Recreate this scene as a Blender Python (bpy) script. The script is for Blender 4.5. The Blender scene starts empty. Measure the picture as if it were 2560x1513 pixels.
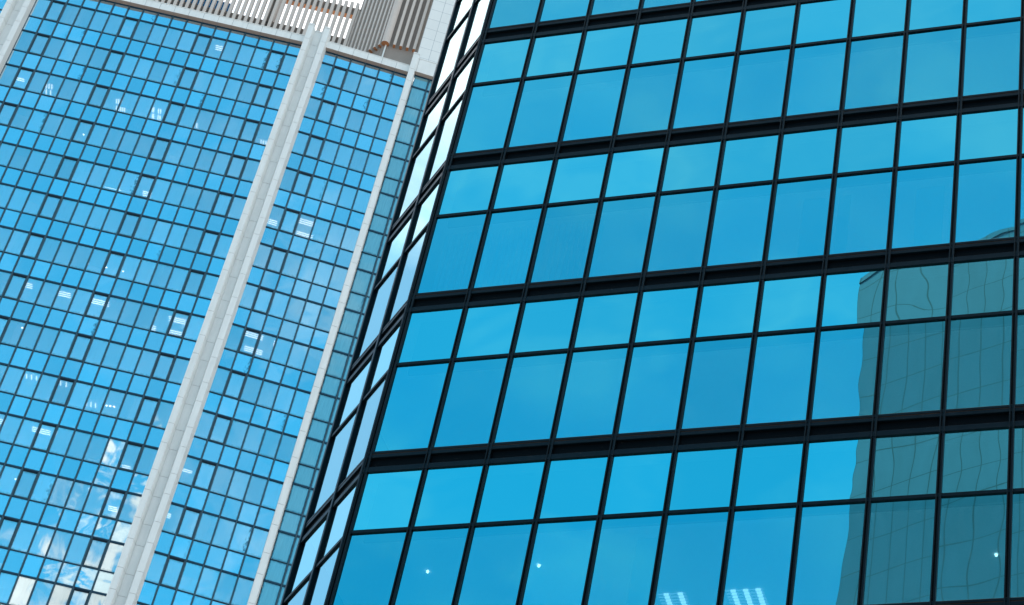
import bpy, math, random
from math import sin, cos, pi, radians
from mathutils import Vector, Matrix

SC = bpy.context.scene
COL = SC.collection
rng = random.Random(11)

# ------------------------------------------------------------------ camera
EYE = 1.6
def setup_camera():
    cd = bpy.data.cameras.new("camera")
    cam = bpy.data.objects.new("camera", cd)
    COL.objects.link(cam)
    p, r = 0.77099, 0.22795
    fwd = Vector((0, cos(p), sin(p))); up0 = Vector((0, -sin(p), cos(p))); rt0 = Vector((1, 0, 0))
    rt = cos(r) * rt0 + sin(r) * up0
    up = -sin(r) * rt0 + cos(r) * up0
    m = Matrix((rt, up, -fwd)).transposed().to_4x4()
    m.translation = (0, 0, EYE)
    cam.matrix_world = m
    cd.sensor_fit = 'HORIZONTAL'; cd.sensor_width = 36.0
    cd.lens = 6142.6 / 2560 * 36
    cd.clip_start = 0.1; cd.clip_end = 6000
    SC.camera = cam
setup_camera()

# ------------------------------------------------------------------ node helper
class NT:
    def __init__(s, tree):
        s.t = tree; s.n = tree.nodes; s.l = tree.links
        s.n.clear()
    def node(s, typ, **kw):
        nd = s.n.new(typ)
        for k, v in kw.items(): setattr(nd, k, v)
        return nd
    def put(s, sock, v):
        if v is None: return
        if isinstance(v, bpy.types.NodeSocket): s.l.new(v, sock)
        elif isinstance(v, (tuple, list)):
            sock.default_value = tuple(v) + ((1.0,) if len(v) == 3 and len(sock.default_value) == 4 else ())
        else: sock.default_value = v
    def m(s, op, a, b=None, c=None, clamp=False):
        nd = s.node('ShaderNodeMath', operation=op, use_clamp=clamp)
        for i, v in enumerate((a, b, c)): s.put(nd.inputs[i], v)
        return nd.outputs[0]
    def sstep(s, x, a, b):          # smooth ramp from 0 at a to 1 at b
        nd = s.node('ShaderNodeMapRange', interpolation_type='SMOOTHSTEP')
        if a < b:
            s.put(nd.inputs[0], x); nd.inputs[1].default_value = a; nd.inputs[2].default_value = b
            return nd.outputs[0]
        s.put(nd.inputs[0], x); nd.inputs[1].default_value = b; nd.inputs[2].default_value = a
        return s.m('SUBTRACT', 1.0, nd.outputs[0])
    def mix(s, f, a, b, blend='MIX'):
        nd = s.node('ShaderNodeMix', data_type='RGBA', blend_type=blend)
        s.put(nd.inputs[0], f); s.put(nd.inputs[6], a); s.put(nd.inputs[7], b)
        return nd.outputs[2]
    def noise(s, vec, scale, detail=3, rough=0.5, dist=0.0):
        nd = s.node('ShaderNodeTexNoise')
        s.put(nd.inputs['Vector'], vec); nd.inputs['Scale'].default_value = scale
        nd.inputs['Detail'].default_value = detail; nd.inputs['Roughness'].default_value = rough
        nd.inputs['Distortion'].default_value = dist
        return nd.outputs['Fac']
    def mapping(s, vec, scale=(1, 1, 1), loc=(0, 0, 0)):
        nd = s.node('ShaderNodeMapping')
        s.put(nd.inputs[0], vec); nd.inputs['Scale'].default_value = scale; nd.inputs['Location'].default_value = loc
        return nd.outputs[0]
    def sep(s, vec):
        nd = s.node('ShaderNodeSeparateXYZ'); s.put(nd.inputs[0], vec)
        return nd.outputs
    def comb(s, x, y, z):
        nd = s.node('ShaderNodeCombineXYZ')
        for i, v in enumerate((x, y, z)): s.put(nd.inputs[i], v)
        return nd.outputs[0]

# ------------------------------------------------------------------ sky, sun, exposure
SUN_EL, SUN_AZ = radians(60), radians(-10)      # behind both towers: their fronts are in open shade
SKY_STRENGTH = 0.1
def setup_world():
    w = bpy.data.worlds.new("World"); SC.world = w; w.use_nodes = True
    t = NT(w.node_tree)
    sky = t.node('ShaderNodeTexSky', sky_type='NISHITA', sun_disc=False)
    sky.sun_elevation = SUN_EL; sky.sun_rotation = SUN_AZ
    sky.air_density = 1.0; sky.dust_density = 0.6; sky.ozone_density = 2.0
    d = t.node('ShaderNodeTexCoord').outputs['Generated']
    x, y, z = t.sep(d)[0:3]
    el = t.m('MULTIPLY', t.m('ARCSINE', z), 57.2958)
    az = t.m('MULTIPLY', t.m('ARCTAN2', x, y), 57.2958)
    blue = t.mix(1.0, sky.outputs[0], (0.38, 1.80, 1.71), 'MULTIPLY')
    ndir = t.noise(d, 5.0, 5, 0.55)
    nf = t.m('SUBTRACT', ndir, 0.5)
    # cumulus coordinates: direction squeezed to a flat cloud layer
    zz = t.m('MAXIMUM', z, 0.08)
    layer = t.comb(t.m('DIVIDE', x, zz), t.m('DIVIDE', y, zz), 0.3)
    nlay = t.noise(layer, 8.0, 9, 0.60, 0.5)
    nlow = t.noise(layer, 2.2, 3, 0.5)
    # 1 haze and low cloud round the horizon
    hz = t.sstep(t.m('MULTIPLY_ADD', nf, 14.0, el), 27, 9)
    # 2 bright bank in front, thin wisps at its lower edge
    fr_az = t.m('MULTIPLY', t.sstep(az, -100, -70), t.sstep(az, 110, 70))
    wis = t.m('SUBTRACT', nlay, 0.5)
    front = t.m('MULTIPLY', fr_az, t.sstep(t.m('MULTIPLY_ADD', wis, 9.0, el), 44.2, 50.0))
    # 3 cloud overhead, out of view, added to raise neutral light on the facades
    top = t.sstep(t.m('MULTIPLY_ADD', nf, 8.0, el), 57, 68)
    # 4 cumulus low behind the viewer
    a1 = t.sstep(az, -175.5, -171.5); a2 = t.sstep(az, -150, -158)
    edge = t.m('DIVIDE', t.m('SUBTRACT', t.m('MULTIPLY_ADD', t.m('ADD', az, 170.0), -0.50, 36.5), el), 2.4)
    dens = t.m('MULTIPLY_ADD', t.m('SUBTRACT', nlay, 0.5), 5.0, edge)
    cum = t.m('MULTIPLY', t.m('MULTIPLY', a1, a2), t.sstep(dens, 0.05, 0.75))
    # 5 thin veil, hardly there
    nve = t.noise(layer, 9.0, 4, 0.5)
    veil = t.m('MULTIPLY', t.m('ADD', t.m('MULTIPLY', t.sstep(nve, 0.38, 0.72), 0.75), t.m('MULTIPLY', t.sstep(el, 40, 56), 0.5)), 0.24)
    nv2 = t.noise(layer, 24.0, 3, 0.5)
    veil = t.m('MULTIPLY', veil, t.m('MULTIPLY_ADD', nv2, 1.8, 0.1))
    veil = t.m('MULTIPLY', veil, t.m('MULTIPLY_ADD', t.sstep(az, -156, -148), 0.7, 0.3))
    sides = t.m('MULTIPLY', t.m('MAXIMUM', t.sstep(az, 60, 95), 0.0), t.sstep(az, 165, 140))  # cloud at the side, out of view, added to raise neutral light
    sides = t.m('MULTIPLY', sides, t.sstep(nlow, 0.40, 0.55))
    S = 1.0 / SKY_STRENGTH
    def col(c, k): return tuple(v * k * S for v in c)
    shade = t.m('MULTIPLY_ADD', t.m('SUBTRACT', nlay, 0.5), 0.9, 1.0)
    ccum = t.mix(1.0, col((0.93, 0.99, 1.0), 0.52), t.comb(shade, shade, shade), 'MULTIPLY')
    c = t.mix(veil, blue, col((0.85, 0.97, 1.0), 0.55))
    fhaze = t.m('MULTIPLY', fr_az, 0.85)
    c = t.mix(fhaze, c, col((0.26, 0.40, 0.58), 1.0))
    c = t.mix(sides, c, col((0.93, 0.97, 1.0), 0.9))
    c = t.mix(hz, c, col((0.86, 0.95, 1.0), 0.85))
    c = t.mix(cum, c, ccum)
    c = t.mix(top, c, col((0.96, 0.98, 1.0), 1.05))
    c = t.mix(front, c, col((1.0, 0.985, 1.0), 1.1))
    bg = t.node('ShaderNodeBackground'); t.put(bg.inputs[0], c); bg.inputs[1].default_value = SKY_STRENGTH
    out = t.node('ShaderNodeOutputWorld'); t.l.new(bg.outputs[0], out.inputs[0])
setup_world()

def setup_sun():
    ld = bpy.data.lights.new("sun", 'SUN'); ld.energy = 2.5; ld.angle = radians(0.53); ld.color = (1.0, 0.95, 0.87)
    so = bpy.data.objects.new("sun", ld); COL.objects.link(so)
    v = Vector((sin(SUN_AZ) * cos(SUN_EL), cos(SUN_AZ) * cos(SUN_EL), sin(SUN_EL)))
    so.rotation_euler = v.to_track_quat('Z', 'Y').to_euler()
    so.location = v * 400
setup_sun()
vs = SC.view_settings
vs.view_transform = 'Standard'; vs.look = 'None'; vs.exposure = 1.0; vs.gamma = 1.0; vs.use_curve_mapping = False
SC.render.engine = 'CYCLES'
SC.cycles.max_bounces = 8; SC.cycles.transparent_max_bounces = 8
SC.cycles.glossy_bounces = 4; SC.cycles.diffuse_bounces = 3
SC.cycles.caustics_reflective = False; SC.cycles.caustics_refractive = False
SC.cycles.use_denoising = True

# ------------------------------------------------------------------ materials
def new_mat(name):
    m = bpy.data.materials.new(name); m.use_nodes = True
    t = NT(m.node_tree)
    out = t.node('ShaderNodeOutputMaterial')
    return m, t, out
def principled(t, out, col, rough=0.6, spec=0.4, metal=0.0):
    b = t.node('ShaderNodeBsdfPrincipled')
    t.put(b.inputs['Base Color'], col); t.put(b.inputs['Roughness'], rough)
    b.inputs['Specular IOR Level'].default_value = spec; b.inputs['Metallic'].default_value = metal
    t.l.new(b.outputs[0], out.inputs[0])
    return b
def objc(t): return t.node('ShaderNodeTexCoord').outputs['Object']
def uvc(t): return t.node('ShaderNodeTexCoord').outputs['UV']

def mat_speckled(name, col, amount=0.15, scale=3.0, rough=0.6, spec=0.3, streak=False):
    m, t, out = new_mat(name)
    oc = objc(t)
    n1 = t.noise(oc, scale, 5, 0.6)
    n2 = t.noise(t.mapping(oc, (4, 4, 0.35)), scale, 4, 0.55) if streak else t.noise(oc, scale * 9, 3, 0.6)
    k = t.m('MULTIPLY_ADD', t.m('SUBTRACT', t.m('MULTIPLY_ADD', n2, 0.6, t.m('MULTIPLY', n1, 0.4)), 0.5), amount * 4, 1.0)
    c = t.mix(1.0, col, t.comb(k, k, k), 'MULTIPLY')
    principled(t, out, c, rough, spec)
    return m

def mat_frame(name, col, rough, spec, tint=(1, 1, 1)):
    m, t, out = new_mat(name)
    oc = objc(t)
    n = t.noise(t.mapping(oc, (1, 1, 0.25)), 5.0, 5, 0.6)
    k = t.m('MULTIPLY_ADD', t.m('SUBTRACT', n, 0.5), 0.9, 1.0)
    c = t.mix(1.0, col, t.comb(k, k, k), 'MULTIPLY')
    spots = t.sstep(t.noise(oc, 28.0, 2, 0.5), 0.70, 0.78)
    c = t.mix(t.m('MULTIPLY', spots, 0.35), c, (0.12, 0.10, 0.08))
    r = t.m('MULTIPLY_ADD', n, 0.25, rough - 0.12)
    b = principled(t, out, c, r, spec); b.inputs['Specular Tint'].default_value = tuple(tint) + (1,)
    return m

def mat_glass(name, tint, trans, trans_col, backing=None, back_amt=0.0, edge=(1, 1, 1), fres=4.0, dirt=0.0, var=0.10, streak=0.0, rim_dark=0.0):
    """coated glazing: tinted mirror + see-through part + optional opaque backing / dirt.  'rnd' differs per pane."""
    m, t, out = new_mat(name)
    rnd = t.node('ShaderNodeAttribute', attribute_name='rnd').outputs['Fac']
    uv = uvc(t)
    facing = t.node('ShaderNodeLayerWeight'); facing.inputs[0].default_value = 0.5
    f = t.m('POWER', facing.outputs['Facing'], fres)
    tv = t.m('MULTIPLY_ADD', t.m('SUBTRACT', rnd, 0.5), var, 1.0)
    tc = t.mix(1.0, tint, t.comb(tv, tv, tv), 'MULTIPLY')
    gc = t.mix(f, tc, edge)
    g = t.node('ShaderNodeBsdfGlossy', distribution='GGX'); g.inputs['Roughness'].default_value = 0.0
    t.put(g.inputs['Color'], gc)
    sh = g.outputs[0]
    if trans > 0:
        tr = t.node('ShaderNodeBsdfTransparent'); t.put(tr.inputs[0], trans_col)
        mx = t.node('ShaderNodeMixShader'); mx.inputs[0].default_value = trans
        t.l.new(sh, mx.inputs[1]); t.l.new(tr.outputs[0], mx.inputs[2]); sh = mx.outputs[0]
    if backing:
        df = t.node('ShaderNodeBsdfDiffuse')
        bn = t.noise(t.mapping(objc(t), (7, 7, 0.5)), 2.0, 4, 0.6)
        kk = t.m('MULTIPLY_ADD', t.m('SUBTRACT', bn, 0.5), streak, 1.0)
        t.put(df.inputs[0], t.mix(1.0, backing, t.comb(kk, kk, kk), 'MULTIPLY'))
        mx = t.node('ShaderNodeMixShader'); mx.inputs[0].default_value = back_amt
        t.l.new(sh, mx.inputs[1]); t.l.new(df.outputs[0], mx.inputs[2]); sh = mx.outputs[0]
    if dirt > 0:
        u, v = t.sep(uv)[0:2]
        off = t.m('MULTIPLY', rnd, 57.0)
        pc = t.comb(t.m('ADD', u, off), t.m('ADD', v, off), off)
        # darker towards the pane edges: uneven, heavier on some panes
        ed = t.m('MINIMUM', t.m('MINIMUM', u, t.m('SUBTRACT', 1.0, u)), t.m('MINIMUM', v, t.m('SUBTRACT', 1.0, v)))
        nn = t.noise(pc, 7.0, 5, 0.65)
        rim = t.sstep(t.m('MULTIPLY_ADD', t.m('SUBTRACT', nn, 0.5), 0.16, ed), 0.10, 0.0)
        st = t.sstep(t.noise(t.mapping(pc, (9.0, 0.8, 1)), 2.2, 4, 0.6), 0.52, 0.85)
        heavy = t.sstep(rnd, 0.965, 0.975)
        blot = t.m('MULTIPLY', t.sstep(t.m('MULTIPLY_ADD', t.m('SUBTRACT', t.noise(pc, 5.0, 7, 0.7), 0.5), 1.1, t.m('SUBTRACT', u, 0.55)), 0.22, 0.45), heavy)
        amt = t.m('ADD', t.m('MULTIPLY', rim, rim_dark), t.m('MULTIPLY', st, dirt), clamp=True)
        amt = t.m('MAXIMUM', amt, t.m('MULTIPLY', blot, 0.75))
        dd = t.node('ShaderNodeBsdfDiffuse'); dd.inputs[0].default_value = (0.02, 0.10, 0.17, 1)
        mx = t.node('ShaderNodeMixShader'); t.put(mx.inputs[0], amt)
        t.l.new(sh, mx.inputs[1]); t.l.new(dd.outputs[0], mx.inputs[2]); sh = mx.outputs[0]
    t.l.new(sh, out.inputs[0])
    return m

def mat_emit(name, col, k):
    m, t, out = new_mat(name)
    e = t.node('ShaderNodeEmission'); t.put(e.inputs[0], col); e.inputs[1].default_value = k
    t.l.new(e.outputs[0], out.inputs[0])
    return m

def mat_blind(name, col):
    m, t, out = new_mat(name)
    d = t.node('ShaderNodeBsdfDiffuse'); t.put(d.inputs[0], col)
    tl = t.node('ShaderNodeBsdfTranslucent'); t.put(tl.inputs[0], col)
    mx = t.node('ShaderNodeMixShader'); mx.inputs[0].default_value = 0.45
    t.l.new(d.outputs[0], mx.inputs[1]); t.l.new(tl.outputs[0], mx.inputs[2]); t.l.new(mx.outputs[0], out.inputs[0])
    return m

def mat_tiles(name, col, joint, tu, tv, width, ou=0.0, ov=0.0, amount=0.1, rough=0.5):
    """cladding in a tu x tv grid: joints from UVs in metres"""
    m, t, out = new_mat(name)
    u, v = t.sep(uvc(t))[0:2]
    def line(c, per, o):
        q = t.m('FRACT', t.m('DIVIDE', t.m('ADD', c, o), per))
        dist = t.m('MULTIPLY', t.m('MINIMUM', q, t.m('SUBTRACT', 1.0, q)), per)
        return t.sstep(dist, width, width * 0.4)
    ln = t.m('MAXIMUM', line(u, tu, ou), line(v, tv, ov))
    cu = t.m('FLOOR', t.m('DIVIDE', t.m('ADD', u, ou), tu)); cv = t.m('FLOOR', t.m('DIVIDE', t.m('ADD', v, ov), tv))
    wn = t.node('ShaderNodeTexWhiteNoise', noise_dimensions='2D'); t.put(wn.inputs['Vector'], t.comb(cu, cv, 0.0))
    n = t.noise(t.mapping(objc(t), (1.5, 1.5, 0.3)), 1.3, 5, 0.6)
    k = t.m('ADD', t.m('MULTIPLY', t.m('SUBTRACT', wn.outputs['Value'], 0.5), amount * 0.6), t.m('MULTIPLY_ADD', t.m('SUBTRACT', n, 0.5), amount * 2, 1.0))
    c = t.mix(1.0, col, t.comb(k, k, k), 'MULTIPLY')
    c = t.mix(ln, c, joint)
    principled(t, out, c, rough, 0.35)
    return m

M = {}
M['dark_frame'] = mat_frame('black_aluminium', (0.0018, 0.0065, 0.0105), 0.40, 0.13, (0.45, 0.85, 1.0))
M['dark_recess'] = mat_frame('black_recess', (0.0008, 0.0012, 0.0018), 0.6, 0.06, (0.5, 0.85, 1.0))
M['bronze'] = mat_frame('worn_bronze_seal', (0.022, 0.013, 0.008), 0.55, 0.25)
M['glass_r'] = mat_glass('blue_mirror_glass', (0.050, 0.66, 0.745), 0.20, (0.35, 0.85, 1.0), fres=2.5, var=0.20)
M['glass_r_top'] = mat_glass('blue_mirror_glass_upper', (0.13, 0.79, 0.82), 0.12, (0.55, 0.92, 1.0), fres=2.5, var=0.14)
M['ceiling'] = mat_speckled('ceiling_tile', (0.72, 0.73, 0.74), 0.05, 2.0)
M['interior'] = mat_speckled('interior_wall', (0.34, 0.36, 0.37), 0.1, 0.6)
M['blind_grey'] = mat_blind('vertical_blind_fabric', (0.90, 0.92, 0.93))
M['lamp'] = mat_emit('tube_light', (1.0, 0.98, 0.95), 2.0)
M['lamp_soft'] = mat_emit('louvre_light', (1.0, 0.96, 0.93), 1.5)
M['fill_strip'] = mat_emit('added_fill_strip', (1.0, 0.97, 0.92), 4.0)  # glow of the unseen strips added in the nearer tower
M['fill_strip_far'] = mat_emit('added_fill_strip_white', (0.97, 0.98, 1.0), 7.5)  # glow of the unseen strips added in the left tower
M['lamp_dim'] = mat_emit('louvre_light_edge', (0.95, 0.97, 1.0), 0.4)
M['lamp_dot'] = mat_emit('downlight', (1.0, 0.93, 0.88), 4.5)
M['frame_l'] = mat_frame('grey_blue_aluminium', (0.04, 0.085, 0.11), 0.4, 0.4)
M['gasket_l'] = mat_frame('dark_teal_frame', (0.005, 0.040, 0.075), 0.5, 0.2)
M['sash_dark'] = mat_frame('dark_opening_frame', (0.001, 0.009, 0.018), 0.5, 0.15)
M['glass_l'] = mat_glass('sky_glass', (0.86, 0.98, 1.0), 0.19, (0.95, 0.98, 1.0), dirt=0.12, rim_dark=0.35, var=0.26)
M['glass_sp'] = mat_glass('spandrel_glass', (0.78, 0.96, 1.0), 0.0, (1, 1, 1), backing=(0.03, 0.20, 0.36), back_amt=0.12, dirt=0.10, rim_dark=0.45, var=0.22, streak=0.5)
M['glass_side'] = mat_glass('frosted_side_glass', (0.80, 0.93, 0.95), 0.0, (1, 1, 1), backing=(0.13, 0.33, 0.38), back_amt=0.62, dirt=0.25, rim_dark=0.8, var=0.1, streak=0.5)
M['blind_l'] = mat_blind('roller_blind', (0.86, 0.87, 0.88))
M['white'] = mat_speckled('white_stone_panel', (0.70, 0.71, 0.69), 0.10, 0.9, 0.5, 0.35, streak=True)
M['joint'] = mat_speckled('panel_joint', (0.20, 0.22, 0.23), 0.1, 3.0)
M['soffit_bounce'] = mat_speckled('bounce_brown_soffit', (0.50, 0.40, 0.34), 0.08, 3.0)  # warm bounce from the ground put into the colour
M['tiles'] = mat_tiles('white_tile_cladding', (0.70, 0.71, 0.69), (0.34, 0.37, 0.39), 0.92, 1.15, 0.022, 0.27, 0.15, 0.05)
M['concrete'] = mat_speckled('grey_concrete', (0.27, 0.235, 0.21), 0.16, 1.6, 0.85, 0.2)
M['slat'] = mat_speckled('grey_louvre_fin', (0.54, 0.475, 0.43), 0.10, 2.2, 0.75, 0.2)
M['under_brown'] = mat_speckled('orange_brown_underside', (0.48, 0.20, 0.09), 0.2, 4.0, 0.8, 0.2)  # orange-brown, on downward faces only
M['plant_glass'] = mat_glass('dark_plant_glass', (0.10, 0.22, 0.32), 0.0, (1, 1, 1), backing=(0.01, 0.03, 0.05), back_amt=0.5)
M['rpanel'] = mat_tiles('grey_facade_panel', (0.068, 0.110, 0.172), (0.018, 0.032, 0.052), 0.95, 2.05, 0.034, 0, 0.3, 0.16, 0.7)
M['ground'] = mat_speckled('pale_paving', (0.28, 0.27, 0.26), 0.15, 0.4, 0.9, 0.2)

# ------------------------------------------------------------------ mesh builder
class Facet:
    """a vertical wall plane: u metres along it, d metres inward, v metres above its datum"""
    def __init__(s, o, az=None, t=None, n=None):
        s.o = Vector(o)
        s.t = Vector(t) if t else Vector((cos(az), sin(az), 0))
        s.n = Vector(n) if n else Vector((-sin(az), cos(az), 0))
    def p(s, u, d, v): return s.o + s.t * u + s.n * d + Vector((0, 0, v))

class MB:
    def __init__(s):
        s.v = []; s.f = []; s.mi = []; s.uv = []; s.sm = []; s.rnd = []
    def face(s, idx, mi=0, uv=None, smooth=False, rnd=0.5):
        s.f.append(idx); s.mi.append(mi); s.uv.append(uv); s.sm.append(smooth); s.rnd.append(rnd)
    def box(s, F, u0, u1, d0, d1, v0, v1, mi=0, under=None):
        b = len(s.v)
        for v in (v0, v1):
            for (u, d) in ((u0, d0), (u1, d0), (u1, d1), (u0, d1)): s.v.append(F.p(u, d, v))
        s.face((b, b+1, b+5, b+4), mi, ((u0, v0), (u1, v0), (u1, v1), (u0, v1)))
        s.face((b+1, b+2, b+6, b+5), mi, ((d0, v0), (d1, v0), (d1, v1), (d0, v1)))
        s.face((b+2, b+3, b+7, b+6), mi, ((u1, v0), (u0, v0), (u0, v1), (u1, v1)))
        s.face((b+3, b, b+4, b+7), mi, ((d1, v0), (d0, v0), (d0, v1), (d1, v1)))
        s.face((b+4, b+5, b+6, b+7), mi, ((u0, d0), (u1, d0), (u1, d1), (u0, d1)))
        s.face((b+3, b+2, b+1, b), mi if under is None else under, ((u0, d1), (u1, d1), (u1, d0), (u0, d0)))
    def prism_v(s, F, poly, v0, v1, mi=0, under=None):      # poly of (u, d), extruded upwards
        b = len(s.v); n = len(poly)
        for v in (v0, v1):
            for (u, d) in poly: s.v.append(F.p(u, d, v))
        run = 0.0
        for i in range(n):
            j = (i + 1) % n
            L = math.hypot(poly[j][0] - poly[i][0], poly[j][1] - poly[i][1])
            s.face((b+i, b+j, b+n+j, b+n+i), mi, ((run, v0), (run+L, v0), (run+L, v1), (run, v1))); run += L
        s.face(tuple(b+n+i for i in range(n)), mi, tuple(poly))
        s.face(tuple(b+n-1-i for i in range(n)), mi if under is None else under, tuple(reversed(poly)))
    def prism_u(s, F, poly, u0, u1, mis=None):              # poly of (d, v), extruded along the wall
        b = len(s.v); n = len(poly)
        for u in (u0, u1):
            for (d, v) in poly: s.v.append(F.p(u, d, v))
        for i in range(n):
            j = (i + 1) % n
            s.face((b+i, b+n+i, b+n+j, b+j), mis[i] if mis else 0, ((u0, 0), (u1, 0), (u1, .1), (u0, .1)))
        s.face(tuple(b+i for i in range(n)), 0, tuple(poly))
        s.face(tuple(b+2*n-1-i for i in range(n)), 0, tuple(reversed(poly)))
    def pane(s, F, u0, u1, v0, v1, d, nx, ny, amp, tilt, rnd, r):
        """one sheet of glass, very slightly bowed and out of true"""
        b = len(s.v); W = u1 - u0; H = v1 - v0
        tu, tv = r.gauss(0, tilt), r.gauss(0, tilt)
        a0 = r.gauss(0, amp * 1.6)
        ws = [(r.gauss(0, amp), r.uniform(0.5, 1.5) * pi, r.uniform(-1.2, 1.2) * pi, r.uniform(0, 6.28)) for _ in range(2)]
        ws += [(r.gauss(0, amp * 0.35), r.uniform(-1, 1) * 2 * pi, r.uniform(2.0, 5.0) * pi, r.uniform(0, 6.28)) for _ in range(2)]
        for j in range(ny + 1):
            y = j / ny
            for i in range(nx + 1):
                x = i / nx
                q = tu * (x - .5) * W + tv * (y - .5) * H + a0 * ((2*x-1)**2 + (2*y-1)**2)
                for (a, kx, ky, ph) in ws: q += a * sin(kx * x + ky * y + ph)
                s.v.append(F.p(u0 + x * W, d + q, v0 + y * H))
        st = nx + 1
        for j in range(ny):
            for i in range(nx):
                k = b + j * st + i
                s.face((k, k+1, k+1+st, k+st), 0, ((i/nx, j/ny), ((i+1)/nx, j/ny), ((i+1)/nx, (j+1)/ny), (i/nx, (j+1)/ny)), True, rnd)
    def build(s, name, mats, parent=None, kind=None, label=None):
        if not s.v: return None
        if not isinstance(mats, (list, tuple)): mats = [mats]
        org = s.v[0].copy()
        me = bpy.data.meshes.new(name)
        me.from_pydata([tuple(p - org) for p in s.v], [], s.f)
        for m in mats: me.materials.append(m)
        me.polygons.foreach_set('material_index', s.mi)
        me.polygons.foreach_set('use_smooth', s.sm)
        ul = me.uv_layers.new(name='UVMap')
        for p, uv in zip(me.polygons, s.uv):
            if uv:
                for li, c in zip(p.loop_indices, uv): ul.data[li].uv = c
        at = me.attributes.new('rnd', 'FLOAT', 'FACE'); at.data.foreach_set('value', s.rnd)
        me.update()
        ob = bpy.data.objects.new(name, me); COL.objects.link(ob)
        ob.location = org
        if parent:
            ob.parent = parent
            ob.location = org - parent.location if parent.parent is None else org - parent.location - parent.parent.location
        if kind: ob['kind'] = kind
        if label: ob['label'] = label
        return ob

def thing(name, loc, label, cat):
    e = bpy.data.objects.new(name, None); COL.objects.link(e)
    e.location = loc; e.empty_display_size = 2.0
    e['label'] = label; e['category'] = cat
    return e

# ------------------------------------------------------------------ ground
def build_ground():
    b = MB(); G = Facet((0, 0, 0), 0.0)
    S = 1500
    for (x, y) in ((-S, -S), (S, -S), (S, S), (-S, S)): b.v.append(Vector((x, y, 0)))
    b.face((0, 1, 2, 3), 0, ((0, 0), (1, 0), (1, 1), (0, 1)))
    o = b.build('ground', M['ground']); o['kind'] = 'structure'
build_ground()

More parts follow.
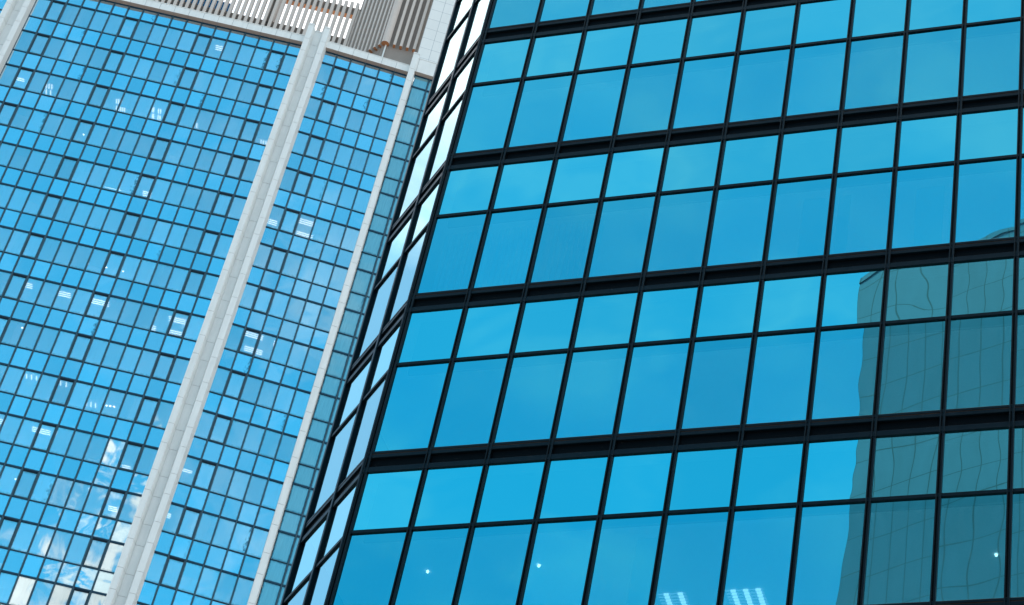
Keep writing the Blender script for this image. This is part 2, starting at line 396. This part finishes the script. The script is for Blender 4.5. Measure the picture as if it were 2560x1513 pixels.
# ================================================================== dark tower on the right
def build_dark_tower():
    AZ = -0.4435660; Z0 = 38.7578 + EYE
    H, HS, W = 3.93707, 1.34616, 1.1
    corner = (-1.7923, 32.6441, Z0)
    F = Facet(corner, AZ)
    SW = 1.28464
    S = Facet(corner, t=(-cos(-1.2082162), -sin(-1.2082162), 0), n=(-sin(-1.2082162), cos(-1.2082162), 0))
    if S.n.x < 0: S.n = -S.n
    S.o = S.o - S.n * .035
    T = thing('office_tower', (-1.7923, 32.6441, 0), 'nearer office tower of blue mirror glass in a heavy black grid, filling the right side', 'tower')
    r = random.Random(5)
    NMIN, NMAX, KMAX = -2, 9, 13
    GD = 0.045
    vbot, vtop = -Z0, -NMIN * H + 0.9
    # glazing: window_pane is the tall lower light, upper_pane the short light above the transom
    for n in range(NMIN + 1, 6):
        vj = -n * H
        for k in range(KMAX):
            m = MB(); m.pane(F, k*W + .02, (k+1)*W - .055, vj - HS + .02, vj + .06, GD, 12, 14, 0.00042, 0.0010, r.random(), r)
            m.build('upper_pane', M['glass_r_top'], T)
            m = MB(); m.pane(F, k*W + .02, (k+1)*W - .055, vj - H + .40, vj - HS + .04, GD, 12, 16, 0.00032, 0.0008, r.random(), r)
            m.build('window_pane', M['glass_r'], T)
        for k in range(2):
            m = MB(); m.pane(S, k*SW + .05, (k+1)*SW - .05, vj - HS + .02, vj + .06, GD + .005, 8, 10, 0.0001, 0.0008, r.random(), r)
            m.build('upper_pane', M['glass_r_top'], T)
            m = MB(); m.pane(S, k*SW + .05, (k+1)*SW - .05, vj - H + .40, vj - HS + .04, GD + .005, 8, 12, 0.0001, 0.0008, r.random(), r)
            m.build('window_pane', M['glass_r'], T)
    lo = MB()
    lo.box(F, .02, KMAX*W, GD + .01, GD + .05, vbot, -5*H - .5); lo.box(S, .05, 2*SW - .05, GD + .01, GD + .05, vbot, -5*H - .5)
    lo.build('lower_facade', M['glass_r_top'], T)
    # mullions: two fins with a dark slot between, spliced at every floor
    c = .006
    prof = [(-.060, .08), (-.060, c), (-.060+c, 0), (-.040-c, 0), (-.040, c), (-.040, .034), (-.010, .034), (-.010, c), (-.010+c, 0), (.026-c, 0), (.026, c), (.026, .08)]
    profs = [(-.050, .08), (-.050, .004), (-.036, -.010), (.036, -.010), (.050, .004), (.050, .08)]
    def mullion(F_, u, pr):
        m = MB()
        for n in range(NMIN, NMAX):
            a, bb = -n*H - .006, -(n+1)*H + .006
            m.prism_v(F_, [(u + x, y) for x, y in pr], max(bb, vbot), a)
            if F_ is F: m.box(F_, u - .0385, u - .0115, .022, .033, max(bb, vbot), a, 1)  # near-black strip puts the slot's shade into the colour
            m.box(F_, u + pr[0][0] + .008, u + pr[-1][0] - .008, .010, .07, a, a + .012)
        m.prism_v(F_, [(u + x, y) for x, y in pr], -NMIN*H + .006, vtop)
        m.build('mullion', [M['dark_frame'], M['dark_recess']], T)
    for k in range(0, KMAX + 1): mullion(F, k*W, prof)
    for k in (1, 2): mullion(S, k*SW, profs)
    # corner post
    m = MB()
    m.prism_v(F, [(-.070, .07), (-.070, .004), (-.096, .008), (-.104, .016), (-.104, .07)], vbot, vtop)
    m.prism_v(F, [(-.110, .08), (-.110, .030), (-.115, .024), (-.121, .030), (-.121, .09)], vbot, vtop)
    m.prism_v(F, [(-.058, .04), (-.118, .045), (-.118, .10), (-.04, .10)], vbot, vtop, 1)
    m.build('corner_post', [M['dark_frame'], M['dark_recess']], T)
    # floor bands and transoms
    def band(F_, u0, u1, n):
        v = -n * H
        m = MB()
        m.prism_u(F_, [(.09, v+.028), (.018, v+.028), (.013, v+.034), (.013, v+.138), (.024, v+.150), (.09, v+.150)], u0, u1)
        m.box(F_, u0, u1, .062, .10, v+.150, v+.362, 1)
        m.prism_u(F_, [(.09, v+.362), (.020, v+.362), (.015, v+.368), (.015, v+.430), (.023, v+.433), (.023, v+.449), (.015, v+.452), (.012, v+.457), (.012, v+.500), (.022, v+.514), (.09, v+.514)], u0, u1,
                  [0, 0, 0, 2, 2, 2, 0, 0, 0, 0, 0])
        m.build('floor_band', [M['dark_frame'], M['dark_recess'], M['bronze']], T)
    def transom(F_, u0, u1, n):
        v = -n * H - HS
        m = MB()
        m.prism_u(F_, [(.07, v-.004), (.018, v-.004), (.013, v+.002), (.013, v+.064), (.020, v+.071), (.07, v+.071)], u0, u1)
        m.build('transom', M['dark_frame'], T)
    for n in range(NMIN, NMAX):
        band(F, -.05, KMAX*W, n); band(S, .06, 2*SW, n)
        transom(F, .02, KMAX*W, n); transom(S, .05, 2*SW, n)
    # inside: slabs whose undersides are the ceilings, and a core wall
    def xy(Fc, u, d):
        p = Fc.p(u, d, 0); return (p.x, p.y)
    Wd = Facet((0, 0, Z0), 0.0)
    foot = [xy(F, .12, .22), xy(F, KMAX*W, .22), xy(F, KMAX*W, 13), xy(F, -1.5, 13), xy(S, 2*SW - .1, .2)]
    for n in range(NMIN, NMAX):
        m = MB(); m.prism_v(Wd, foot, -n*H + .09, -n*H + .52)
        m.build('floor_slab', M['ceiling'], T)
    m = MB(); m.box(F, .6, KMAX*W, 5.5, 5.7, vbot, vtop); m.build('core_wall', M['interior'], T)
    m = MB()
    m.prism_v(Wd, foot, vtop - .4, vtop); m.build('roof', M['dark_frame'], T)
    outer = [xy(S, 2*SW + .05, .0), xy(F, -1.9, 13.2), xy(F, KMAX*W + .2, 13.2), xy(F, KMAX*W + .2, 0.02)]
    m = MB()
    for i in range(3):
        a, bb = Vector(outer[i] + (0,)), Vector(outer[i+1] + (0,))
        t = (bb - a).normalized(); Fw = Facet((a.x, a.y, Z0), t=t, n=Vector((t.y, -t.x, 0)))
        m.box(Fw, 0, (bb - a).length, 0.0, .1, vbot, vtop)
    m.build('rear_wall', M['plant_glass'], T)
    for n in range(NMIN + 1, 6):  # unseen glowing strips added to brighten rooms and blinds
        m = MB(); m.box(F, .8, KMAX*W, 4.95, 5.35, -n*H + .05, -n*H + .085)
        m.build('added_fill_strip', M['fill_strip'], T)
    # bulkheads behind the head of the tall lights
    for n in range(NMIN + 1, 5):
        m = MB(); m.box(F, .1, KMAX*W, .38, .44, -n*H - 1.22, -n*H + .085)
        m.build('ceiling_bulkhead', M['interior'], T)
    # vertical blinds in three bays of one storey
    for k in range(3):
        m = MB(); base = -1*H
        for i in range(9):
            u = k*W + .07 + i * .112
            a = radians(10 + r.uniform(-8, 8))
            m.prism_v(F, [(u, .50), (u + .074*cos(a), .50 + .074*sin(a)), (u + .074*cos(a), .503 + .074*sin(a)), (u, .503)], base - H + .55, base - HS + .02)
        m.build('vertical_blind', M['blind_grey'], T)
    # a few drawn roller blinds elsewhere
    for (k, n, a, bb) in ((6, 1, .45, 1.0), (7, 1, .0, .22), (8, 1, .30, .8), (4, 3, .55, 1.0), (2, 0, 0, 1)):
        m = MB(); m.box(F, k*W + .04 + a*(W-.1), k*W + .04 + bb*(W-.1), .30, .304, -(n+1)*H + .5, -n*H - HS - .25)
        m.build('roller_blind', M['blind_grey'], T)
    # lamps on the ceiling of the lowest storey in view
    for (u, d) in ((.25, 2.76), (2.34, 2.77), (4.31, 2.77), (10.28, 3.16)):
        m = MB(); m.prism_v(F, [(u + .026*cos(i*pi/4), d + .026*sin(i*pi/4)) for i in range(8)], -3*H + .055, -3*H + .088)
        m.build('downlight', M['lamp_dot'], T)
    for (u0, u1) in ((4.27, 4.78), (5.50, 6.17)):
        m = MB()
        ncol = 3 if u1 - u0 > .6 else 2
        for i in range(8):
            d = 3.72 + i * .082
            m.box(F, u0, u1, d + .010, d + .026, -3*H + .070, -3*H + .088, 1)
            for j in range(ncol):
                x = u0 + (u1 - u0) * (j + .62) / ncol
                m.box(F, x - .045, x + .045, d, d + .036, -3*H + .056, -3*H + .086)
        m.build('louvre_light', [M['lamp_soft'], M['lamp_dim']], T)
    for (u, d) in ((-.02, 1.55), (.22, 1.5), (1.4, 1.5), (1.62, 1.6)):
        pass
    return T
build_dark_tower()

# ================================================================== white ribbed tower on the left
def build_ribbed_tower():
    ZA = 136.03 + EYE
    H, HT, W = 3.8985, 2.2418, 1.1
    A = Facet((-32.4841, 119.8149, ZA), -0.00305)
    B = Facet((-17.8087, 119.7813, ZA), 0.0816)
    C = Facet((-10.7982, 120.095, ZA), 0.0890)
    WB, WC = 1.0946, 1.1153
    pL = A.p(-8.20, 0, 0)
    DL = Facet((pL.x - 6.6*cos(-.0877), pL.y - 6.6*sin(-.0877), ZA), -.0877)
    T = thing('office_tower', (-28.9, 119.8, 0), 'left tower with white stone ribs, pale blue panes and a louvred roof screen', 'tower')
    r = random.Random(21)
    NR = 16
    GD = .06
    camp = Vector((0, 0, EYE))
    bays = [(A, W, -6, 12, 'A'), (B, WB, 0, 6, 'B'), (C, WC, 0, 5, 'C'), (DL, WB, 0, 6, 'D')]
    wins, spans, opens = [], [], []
    for F, w, k0, k1, tag in bays:
        for n in range(-1, NR):
            for k in range(k0, k1 + (1 if tag == 'A' else 0)):
                if tag == 'A' and k == 12: u0, u1 = 12*w, 13.06
                else: u0, u1 = k*w, (k+1)*w
                v0 = -n*H
                mid = F.p((u0+u1)/2, 0, v0)
                if n >= 0:
                    op = (tag == 'A' and k % 5 == 0) or (tag in 'BD' and k == (1 if tag == 'B' else 4))
                    (opens if op else wins).append((mid, F, u0, u1, v0 - HT, v0, tag))
                sv1 = v0 - HT if n >= 0 else 1.26
                sv0 = v0 - H if n >= 0 else 0.0
                spans.append((mid, F, u0, u1, sv0, sv1, tag))
    # nearest to the picture's own frame first: a pane is in view when it projects inside it
    cam = SC.camera; inv = cam.matrix_world.inverted(); fl = 6142.6 / 1280
    def inview(q):
        c = inv @ q; x = c.x / -c.z * fl; y = c.y / -c.z * fl
        return abs(x) < 1.02 and abs(y) < 0.61 and x < -0.1
    def order(q): return (0 if inview(q[0]) else 1, (q[0] - camp).length)
    def make(lst, name, mat, matC, nx, ny, amp, tilt):
        lst = sorted(lst, key=order)
        for q in lst[:100]:
            m = MB(); m.pane(q[1], q[2] + .03, q[3] - .03, q[4] + .02, q[5] - .02, GD, nx, ny, amp, tilt, r.random(), r)
            m.build(name, matC if q[6] == 'C' else mat, T)
        m = MB(); mc = MB()
        for q in lst[100:]:
            (mc if q[6] == 'C' else m).pane(q[1], q[2] + .03, q[3] - .03, q[4] + .02, q[5] - .02, GD, nx, ny, amp, tilt, r.random(), r)
        base = len(m.v); m.v += mc.v
        for f, uv, sm, rn in zip(mc.f, mc.uv, mc.sm, mc.rnd): m.face(tuple(i + base for i in f), 1, uv, sm, rn)
        m.build(name, [mat, matC], T, kind='stuff')
    make(wins, 'window_pane', M['glass_l'], M['glass_side'], 7, 11, 0.0010, 0.0045)
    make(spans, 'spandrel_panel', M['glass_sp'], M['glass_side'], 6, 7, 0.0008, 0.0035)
    # opening windows: a deep dark sash round a smaller light
    for q in sorted(opens, key=order)[:100]:
        F, u0, u1, v0, v1 = q[1], q[2] + .035, q[3] - .035, q[4] + .02, q[5] - .03
        m = MB()
        m.box(F, u0, u0 + .085, .015, .10, v0, v1); m.box(F, u1 - .085, u1, .015, .10, v0, v1)
        m.box(F, u0 + .085, u1 - .085, .015, .10, v1 - .13, v1); m.box(F, u0 + .085, u1 - .085, .015, .10, v0, v0 + .07)
        fr = m.build('opening_window', M['sash_dark'], T)
        m = MB(); m.box(F, u0 + .02, u0 + .05, .004, .014, v0 + .02, v1 - .02); m.box(F, u1 - .05, u1 - .02, .004, .014, v0 + .02, v1 - .02)
        m.box(F, u0 + .05, u1 - .05, .004, .014, v0 + .02, v0 + .05)
        s_ = m.build('sash', M['frame_l'], fr)
        m = MB(); m.pane(F, u0 + .086, u1 - .086, v0 + .071, v1 - .131, GD, 5, 8, .0003, .002, r.random(), r)
        m.build('pane', M['glass_l'], fr)
    vb = -ZA
    # mullions and rails
    def mull(F, u, v1=1.30):
        m = MB()
        m.box(F, u - .052, u + .052, .010, .10, vb, v1, 1)
        m.prism_v(F, [(u - .022, .012), (u - .022, -.012), (u - .014, -.022), (u + .014, -.022), (u + .022, -.012), (u + .022, .012)], vb, v1 - .05)
        m.build('mullion', [M['frame_l'], M['gasket_l']], T)
    for k in range(-6, 13): mull(A, k*W)
    for k in range(0, 7): mull(B, k*WB)
    for k in range(1, 5): mull(C, k*WC)
    for k in range(0, 7): mull(DL, k*WB)
    for n in range(0, NR + 1):
        m = MB()
        for F, a, b_ in ((A, -6.6, 13.06), (B, 0, 6.5), (C, -.1, 5.5), (DL, 0, 6.6)):
            m.box(F, a, b_, .016, .11, -n*H - .070, -n*H + .065)
        m.build('window_head', M['gasket_l'], T)
        m = MB()
        for F, a, b_ in ((A, -6.6, 13.06), (B, 0, 6.5), (C, -.1, 5.5), (DL, 0, 6.6)):
            m.box(F, a, b_, .022, .11, -n*H - HT - .038, -n*H - HT + .038)
            m.box(F, a, b_, .008, .021, -n*H - HT - .012, -n*H - HT + .014, 1)
        m.build('window_sill', [M['gasket_l'], M['frame_l']], T)
    # stone ribs in panels, open joints between
    def levels(top):
        ls = [top, 1.36]
        for n in range(0, NR + 18): ls += [-n*H, -n*H - HT]
        ls = [v for v in ls if v > vb + 1]
        return ls + [vb]
    def rib(F, poly, inner, name='stone_rib', top=3.0):
        m = MB(); ls = levels(top)
        for a, b_ in zip(ls[:-1], ls[1:]):
            m.prism_v(F, poly, b_ + .014, a - .014)
        m.prism_v(F, inner, vb, top - .08, 1)
        m.box(F, poly[0][0] - .03, poly[1][0] + .03, poly[0][1] - .03, poly[0][1] + .3, top - .01, top + .10)
        m.build(name, [M['white'], M['joint']], T)
    def pair(F, c):
        L = [(c-.81, -.70), (c-.41, -.70), (c-.262, -.172), (c-.262, .12), (c-.93, .12)]
        Rr = [(2*c - x, y) for x, y in reversed(L)]
        Rr = [(c+.41, -.70), (c+.81, -.70), (c+.93, .12), (c+.262, .12), (c+.262, -.172)]
        def ins(p, k=.02):
            cx = sum(q[0] for q in p)/len(p); cy = sum(q[1] for q in p)/len(p)
            return [(x + (k if x < cx else -k), y + (k if y < cy else -k)) for x, y in p]
        rib(F, L, ins(L)); rib(F, Rr, ins(Rr))
        m = MB(); ls = levels(2.92)
        for a, b_ in zip(ls[:-1], ls[1:]): m.box(F, c - .258, c + .258, -.17, .1, b_ + .014, a - .014)
        m.box(F, c - .25, c + .25, -.15, .08, vb, 2.8, 1)
        m.box(F, c - .255, c + .255, -.20, .1, 2.915, 3.02)
        m.build('rib_channel', [M['white'], M['joint']], T)
    pair(A, 13.96); pair(A, -7.49)
    P = [(6.48, -.70), (6.90, -.70), (7.02, .10), (6.44, .10)]
    rib(B, P, [(6.50, -.68), (6.88, -.68), (6.98, .08), (6.46, .08)], top=3.1)
    # parapets, warm bounce light put into the brown colour of their undersides
    def parapet(F, a, b_, w, v0=1.335, v1=2.03, start=None):
        m = MB(); u = a if start is None else start
        cuts = [a]
        k = math.ceil((a + .2) / w)
        while k*w < b_ - .2: cuts.append(k*w); k += 1
        cuts.append(b_)
        for p_, q_ in zip(cuts[:-1], cuts[1:]):
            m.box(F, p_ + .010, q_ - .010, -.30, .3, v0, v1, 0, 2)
        m.box(F, a, b_, -.28, .28, v0 + .02, v1 - .02, 1)
        m.box(F, a, b_, -.33, .35, v1 - .005, v1 + .05)
        m.box(F, a, b_, .03, .25, 1.22, v0 + .018, 3)
        m.build('parapet', [M['white'], M['joint'], M['soffit_bounce'], M['gasket_l']], T)
    parapet(A, -6.66, 13.12, W); parapet(B, 0, 6.47, WB)
    parapet(DL, 0, 6.6, WB)
    parapet(C, -.28, 5.6, 1.33, 1.335, 2.80)
    m = MB(); m.box(C, -.29, 5.6, -.02, .5, 2.86, 22.0); m.build('tiled_wall', M['tiles'], T)
    # ceilings, core, body
    for n in range(0, NR):
        m = MB()
        for F, a, b_ in ((A, -7.4, 13.9), (B, -.3, 6.8), (C, .1, 5.4), (DL, .2, 6.6)):
            m.box(F, a, b_, .20, 6.2, -n*H - .03, -n*H + .45)
        m.build('floor_slab', M['ceiling'], T)
    m = MB()
    m.box(A, -7.4, 13.9, 5.0, 5.3, vb, 1.2); m.box(B, -.3, 6.8, 5.02, 5.3, vb, 1.2)
    m.build('core_wall', M['interior'], T)
    m = MB()
    m.box(A, -14.5, 27.0, 7.0, 26.0, vb, 2.6); m.box(DL, -.1, -.02, .0, 8, vb, 2.0); m.box(C, 5.6, 5.7, 0, 8, vb, 20)
    m.build('rear_block', M['white'], T)
    m = MB(); m.box(A, -14, 22, 1.2, 8, 1.25, 1.50); m.build('roof', M['concrete'], T)
    lo = MB()
    for F, a, b_ in ((A, -6.6, 13.0), (B, 0, 6.5), (C, 0, 5.5), (DL, 0, 6.6)):
        lo.box(F, a, b_, .08, .2, vb, -NR*H)
    lo.build('lower_facade', M['glass_sp'], T)
    # blinds behind some panes, at uneven heights
    cand = sorted([q for q in wins + opens if q[6] in 'AB' and inview(q[0])], key=order)
    r.shuffle(cand)
    cnt = 0
    for q in cand:
        if cnt >= 96: break
        F, u0, u1, v0, v1 = q[1:6]
        hh = v1 - v0
        z = r.random()
        if z < .55: a, b_ = 0.0, 1.0
        else: a, b_ = r.uniform(.2, .75), 1.0
        uu0, uu1 = u0 + .05, u1 - .05
        if r.random() < .12: uu1 = u0 + r.uniform(.4, .7)
        m = MB(); m.box(F, uu0, uu1, .22 + r.uniform(0, .05), .275, v0 + a*hh + .02, v1 - .06)
        m.build('roller_blind', M['blind_l'], T); cnt += 1
    # ceiling lights seen from below through the glass
    LAMPS = [('A', 7, 0.14, 1.38, 0.85), ('A', 7, 3.14, 3.98, 0.9), ('A', 7, 5.4, 6.59, 0.89), ('A', 7, 9.24, 9.8, 0.89), ('A', 7, 9.25, 9.83, 2.18), ('A', 7, 10.63, 11.78, 0.9), ('A', 7, 10.7, 11.62, 2.2), ('A', 10, 2.4, 3.53, 0.85), ('A', 10, 4.94, 6.13, 0.88), ('A', 10, 6.42, 7.42, 0.82), ('A', 10, 8.19, 8.6, 0.86), ('A', 2, -6.34, -5.18, 1.09), ('A', 0, 6.92, 7.45, 0.92), ('A', 4, 3.0, 4.15, 1.83), ('A', 4, 5.72, 6.77, 1.79), ('A', 11, 9.69, 10.2, 0.65), ('A', 11, 9.7, 10.21, 1.86), ('A', 11, 10.99, 11.55, 1.92), ('A', 10, 10.83, 11.34, 2.58),
             ('B', 4, 0.02, 0.77, 1.69), ('B', 4, 2.19, 3.22, 0.77), ('B', 4, 2.24, 3.42, 2.06), ('B', 7, 1.11, 2.38, 0.52), ('B', 7, 1.34, 2.57, 1.96), ('B', 7, 3.13, 3.7, 0.69), ('B', 7, 3.28, 3.84, 1.75), ('B', 10, 0.05, 0.72, 1.36), ('B', 11, 0.05, 0.37, 1.32)]
    for (f, n, u0, u1, d) in LAMPS:
        F = A if f == 'A' else B
        m = MB()
        for dd in (-.19, 0, .19): m.box(F, u0, u1, d + dd - .018, d + dd + .018, -n*H - .075, -n*H - .035)
        m.build('ceiling_light', M['lamp'], T)
    for n in range(0, NR):  # glowing strips added out of sight to lift the blinds from behind
        m = MB()
        m.box(A, -6.4, 13.0, 3.6, 3.9, -n*H - .075, -n*H - .035); m.box(B, 0.2, 6.6, 3.6, 3.9, -n*H - .075, -n*H - .035)
        m.build('added_fill_strip', M['fill_strip_far'], T)
    BARS = [(2, -3.55, -3.15, 1.2), (2, -3.54, -3.22, 1.79), (2, 1.61, 2.2, 1.14), (2, 1.63, 2.23, 1.8), (2, 4.27, 4.36, 1.16), (2, 4.70, 4.86, 1.16), (2, 4.28, 4.37, 1.79), (2, 4.70, 4.85, 1.79), (2, 6.96, 7.43, 1.11), (2, 7.0, 7.55, 1.7), (2, 12.32, 12.83, 1.16), (2, 12.3, 12.66, 1.89), (9, 3.39, 4.03, 0.64), (9, 5.61, 5.98, 0.57), (9, 7.35, 7.94, 1.96), (3, -0.93, -0.70, 1.02)]
    for (n, u0, u1, d) in BARS:
        m = MB(); k = 3 if n == 9 else max(2, int((u1-u0)/.11))
        if (n, u0) == (9, 5.61): k = 2
        for i in range(k):
            u = u0 + (u1 - u0) * (i / max(1, k-1))
            m.box(A, u - .035, u + .035, d - .22, d + .22, -n*H - .075, -n*H - .035)
        m.build('ceiling_light', M['lamp_soft'], T)
    DOTS = [(3, 0.33, 1.34), (8, 1.89, 0.65), (8, 2.93, 0.66), (8, 0.89, 1.84), (6, 4.09, 1.68), (6, 5.31, 1.66), (6, 6.48, 1.65), (9, 8.67, 1.72), (9, 8.91, 1.68), (9, 9.16, 1.67), (11, 5.1, 1.2), (10, 8.17, 2.53)]
    for (n, u, d) in DOTS:
        m = MB(); m.prism_v(A, [(u + .06*cos(i*pi/4), d + .06*sin(i*pi/4)) for i in range(8)], -n*H - .06, -n*H - .035)
        m.build('downlight', M['lamp_dot'], T)
    # ---- roof screen
    def fin(F, poly, v0, v1):
        m = MB(); m.prism_v(F, poly, v0, v1, 0, 1); m.build('louvre_fin', [M['slat'], M['under_brown']], T)
    k = -26
    while k <= 15:
        u = 8.58 + .4625*k
        fin(A, [(u - .12, 3.80), (u + .12, 3.80), (u + .12, 4.22), (u - .12, 4.22)], 3.0, 12.0)
        k += 1
    m = MB(); m.box(A, -3.6, 15.6, 4.26, 4.62, 1.5, 8.05, 0, 1); m.build('screen_upstand', [M['concrete'], M['under_brown']], T)
    m = MB(); m.box(A, 10.0, 15.9, 4.26, 4.70, 11.0, 11.85, 0, 1); m.build('screen_beam', [M['concrete'], M['under_brown']], T)
    m = MB(); m.box(A, 8.98, 9.42, 4.26, 6.2, 1.5, 13.5); m.build('concrete_pier', M['concrete'], T)
    # return screen running back at 45 degrees from the round column
    for i in range(9):
        u, d = 18.42 - .33*i, 1.22 + .34*i
        fin(A, [(u - .15, d), (u - .02, d - .15), (u + .26, d + .13), (u + .13, d + .28)], 4.6, 11.2 if i == 8 else 25)
    m = MB()
    m.prism_v(A, [(18.75, 1.25), (15.75, 4.35), (16.1, 4.8), (21.0, 2.2), (21.3, 1.25)], 1.5, 24.5)
    m.build('concrete_wall', M['concrete'], T)
    m = MB(); m.box(A, 18.6, 21.36, 1.12, 1.9, 1.5, 25); m.build('concrete_wall', M['concrete'], T)
    m = MB(); m.prism_v(A, [(18.81 + .31*cos(i*pi/8), .90 + .28*sin(i*pi/8)) for i in range(16)], 4.6, 25, 0, 1); m.build('round_column', [M['slat'], M['under_brown']], T)
    for i in range(4):
        u = 19.50 + .503*i
        fin(A, [(u - .10, .78), (u + .10, .78), (u + .10, 1.11), (u - .10, 1.11)], 4.6, 25)
    m = MB(); m.prism_v(A, [(18.88 + .06*cos(i*pi/4), 1.02 + .06*sin(i*pi/4)) for i in range(8)], 1.5, 4.59); m.build('downpipe', M['white'], T)
    # plant room behind the fins
    m = MB(); m.box(A, -2.0, 4.0, 6.0, 9.5, 1.5, 16.0)
    m.build('plant_room', M['plant_glass'], T)
    m = MB(); m.box(A, 4.02, 5.80, 6.0, 8.5, 1.5, 11.1)
    m.build('plant_room', M['plant_glass'], T)
    return T
build_ribbed_tower()

# ================================================================== panelled tower behind the viewer, seen in the mirror glass
def build_panelled_tower():
    D = 76.0
    az = radians(11.45)
    V = Vector((sin(az)*D, cos(az)*D, 0))
    n = Vector((0.42916, 0.90323, 0)); P = Vector((-1.7923, 32.6441, 0)) + n*0.1
    k = (V - P).dot(n); X = V - 2*k*n
    a = radians(-42)
    h = Vector((cos(a), sin(a), 0)); h = h - 2*h.dot(n)*n
    inw = Vector((h.y, -h.x, 0))
    if inw.y > 0: inw = -inw
    top = D * math.tan(radians(45.95)) + EYE
    Fc = Facet((X.x, X.y, 0), t=h, n=inw)
    T = thing('panelled_tower', (X.x, X.y, 0), 'grey panelled tower mirrored in the lower right panes of the black framed tower', 'tower')
    m = MB(); m.box(Fc, 0, 30, 0, 22, 0, top); m.build('facade', M['rpanel'], T)
    m = MB(); m.box(Fc, -.05, 30.05, -.06, .5, top, top + .25); m.build('coping', M['rpanel'], T)
build_panelled_tower()
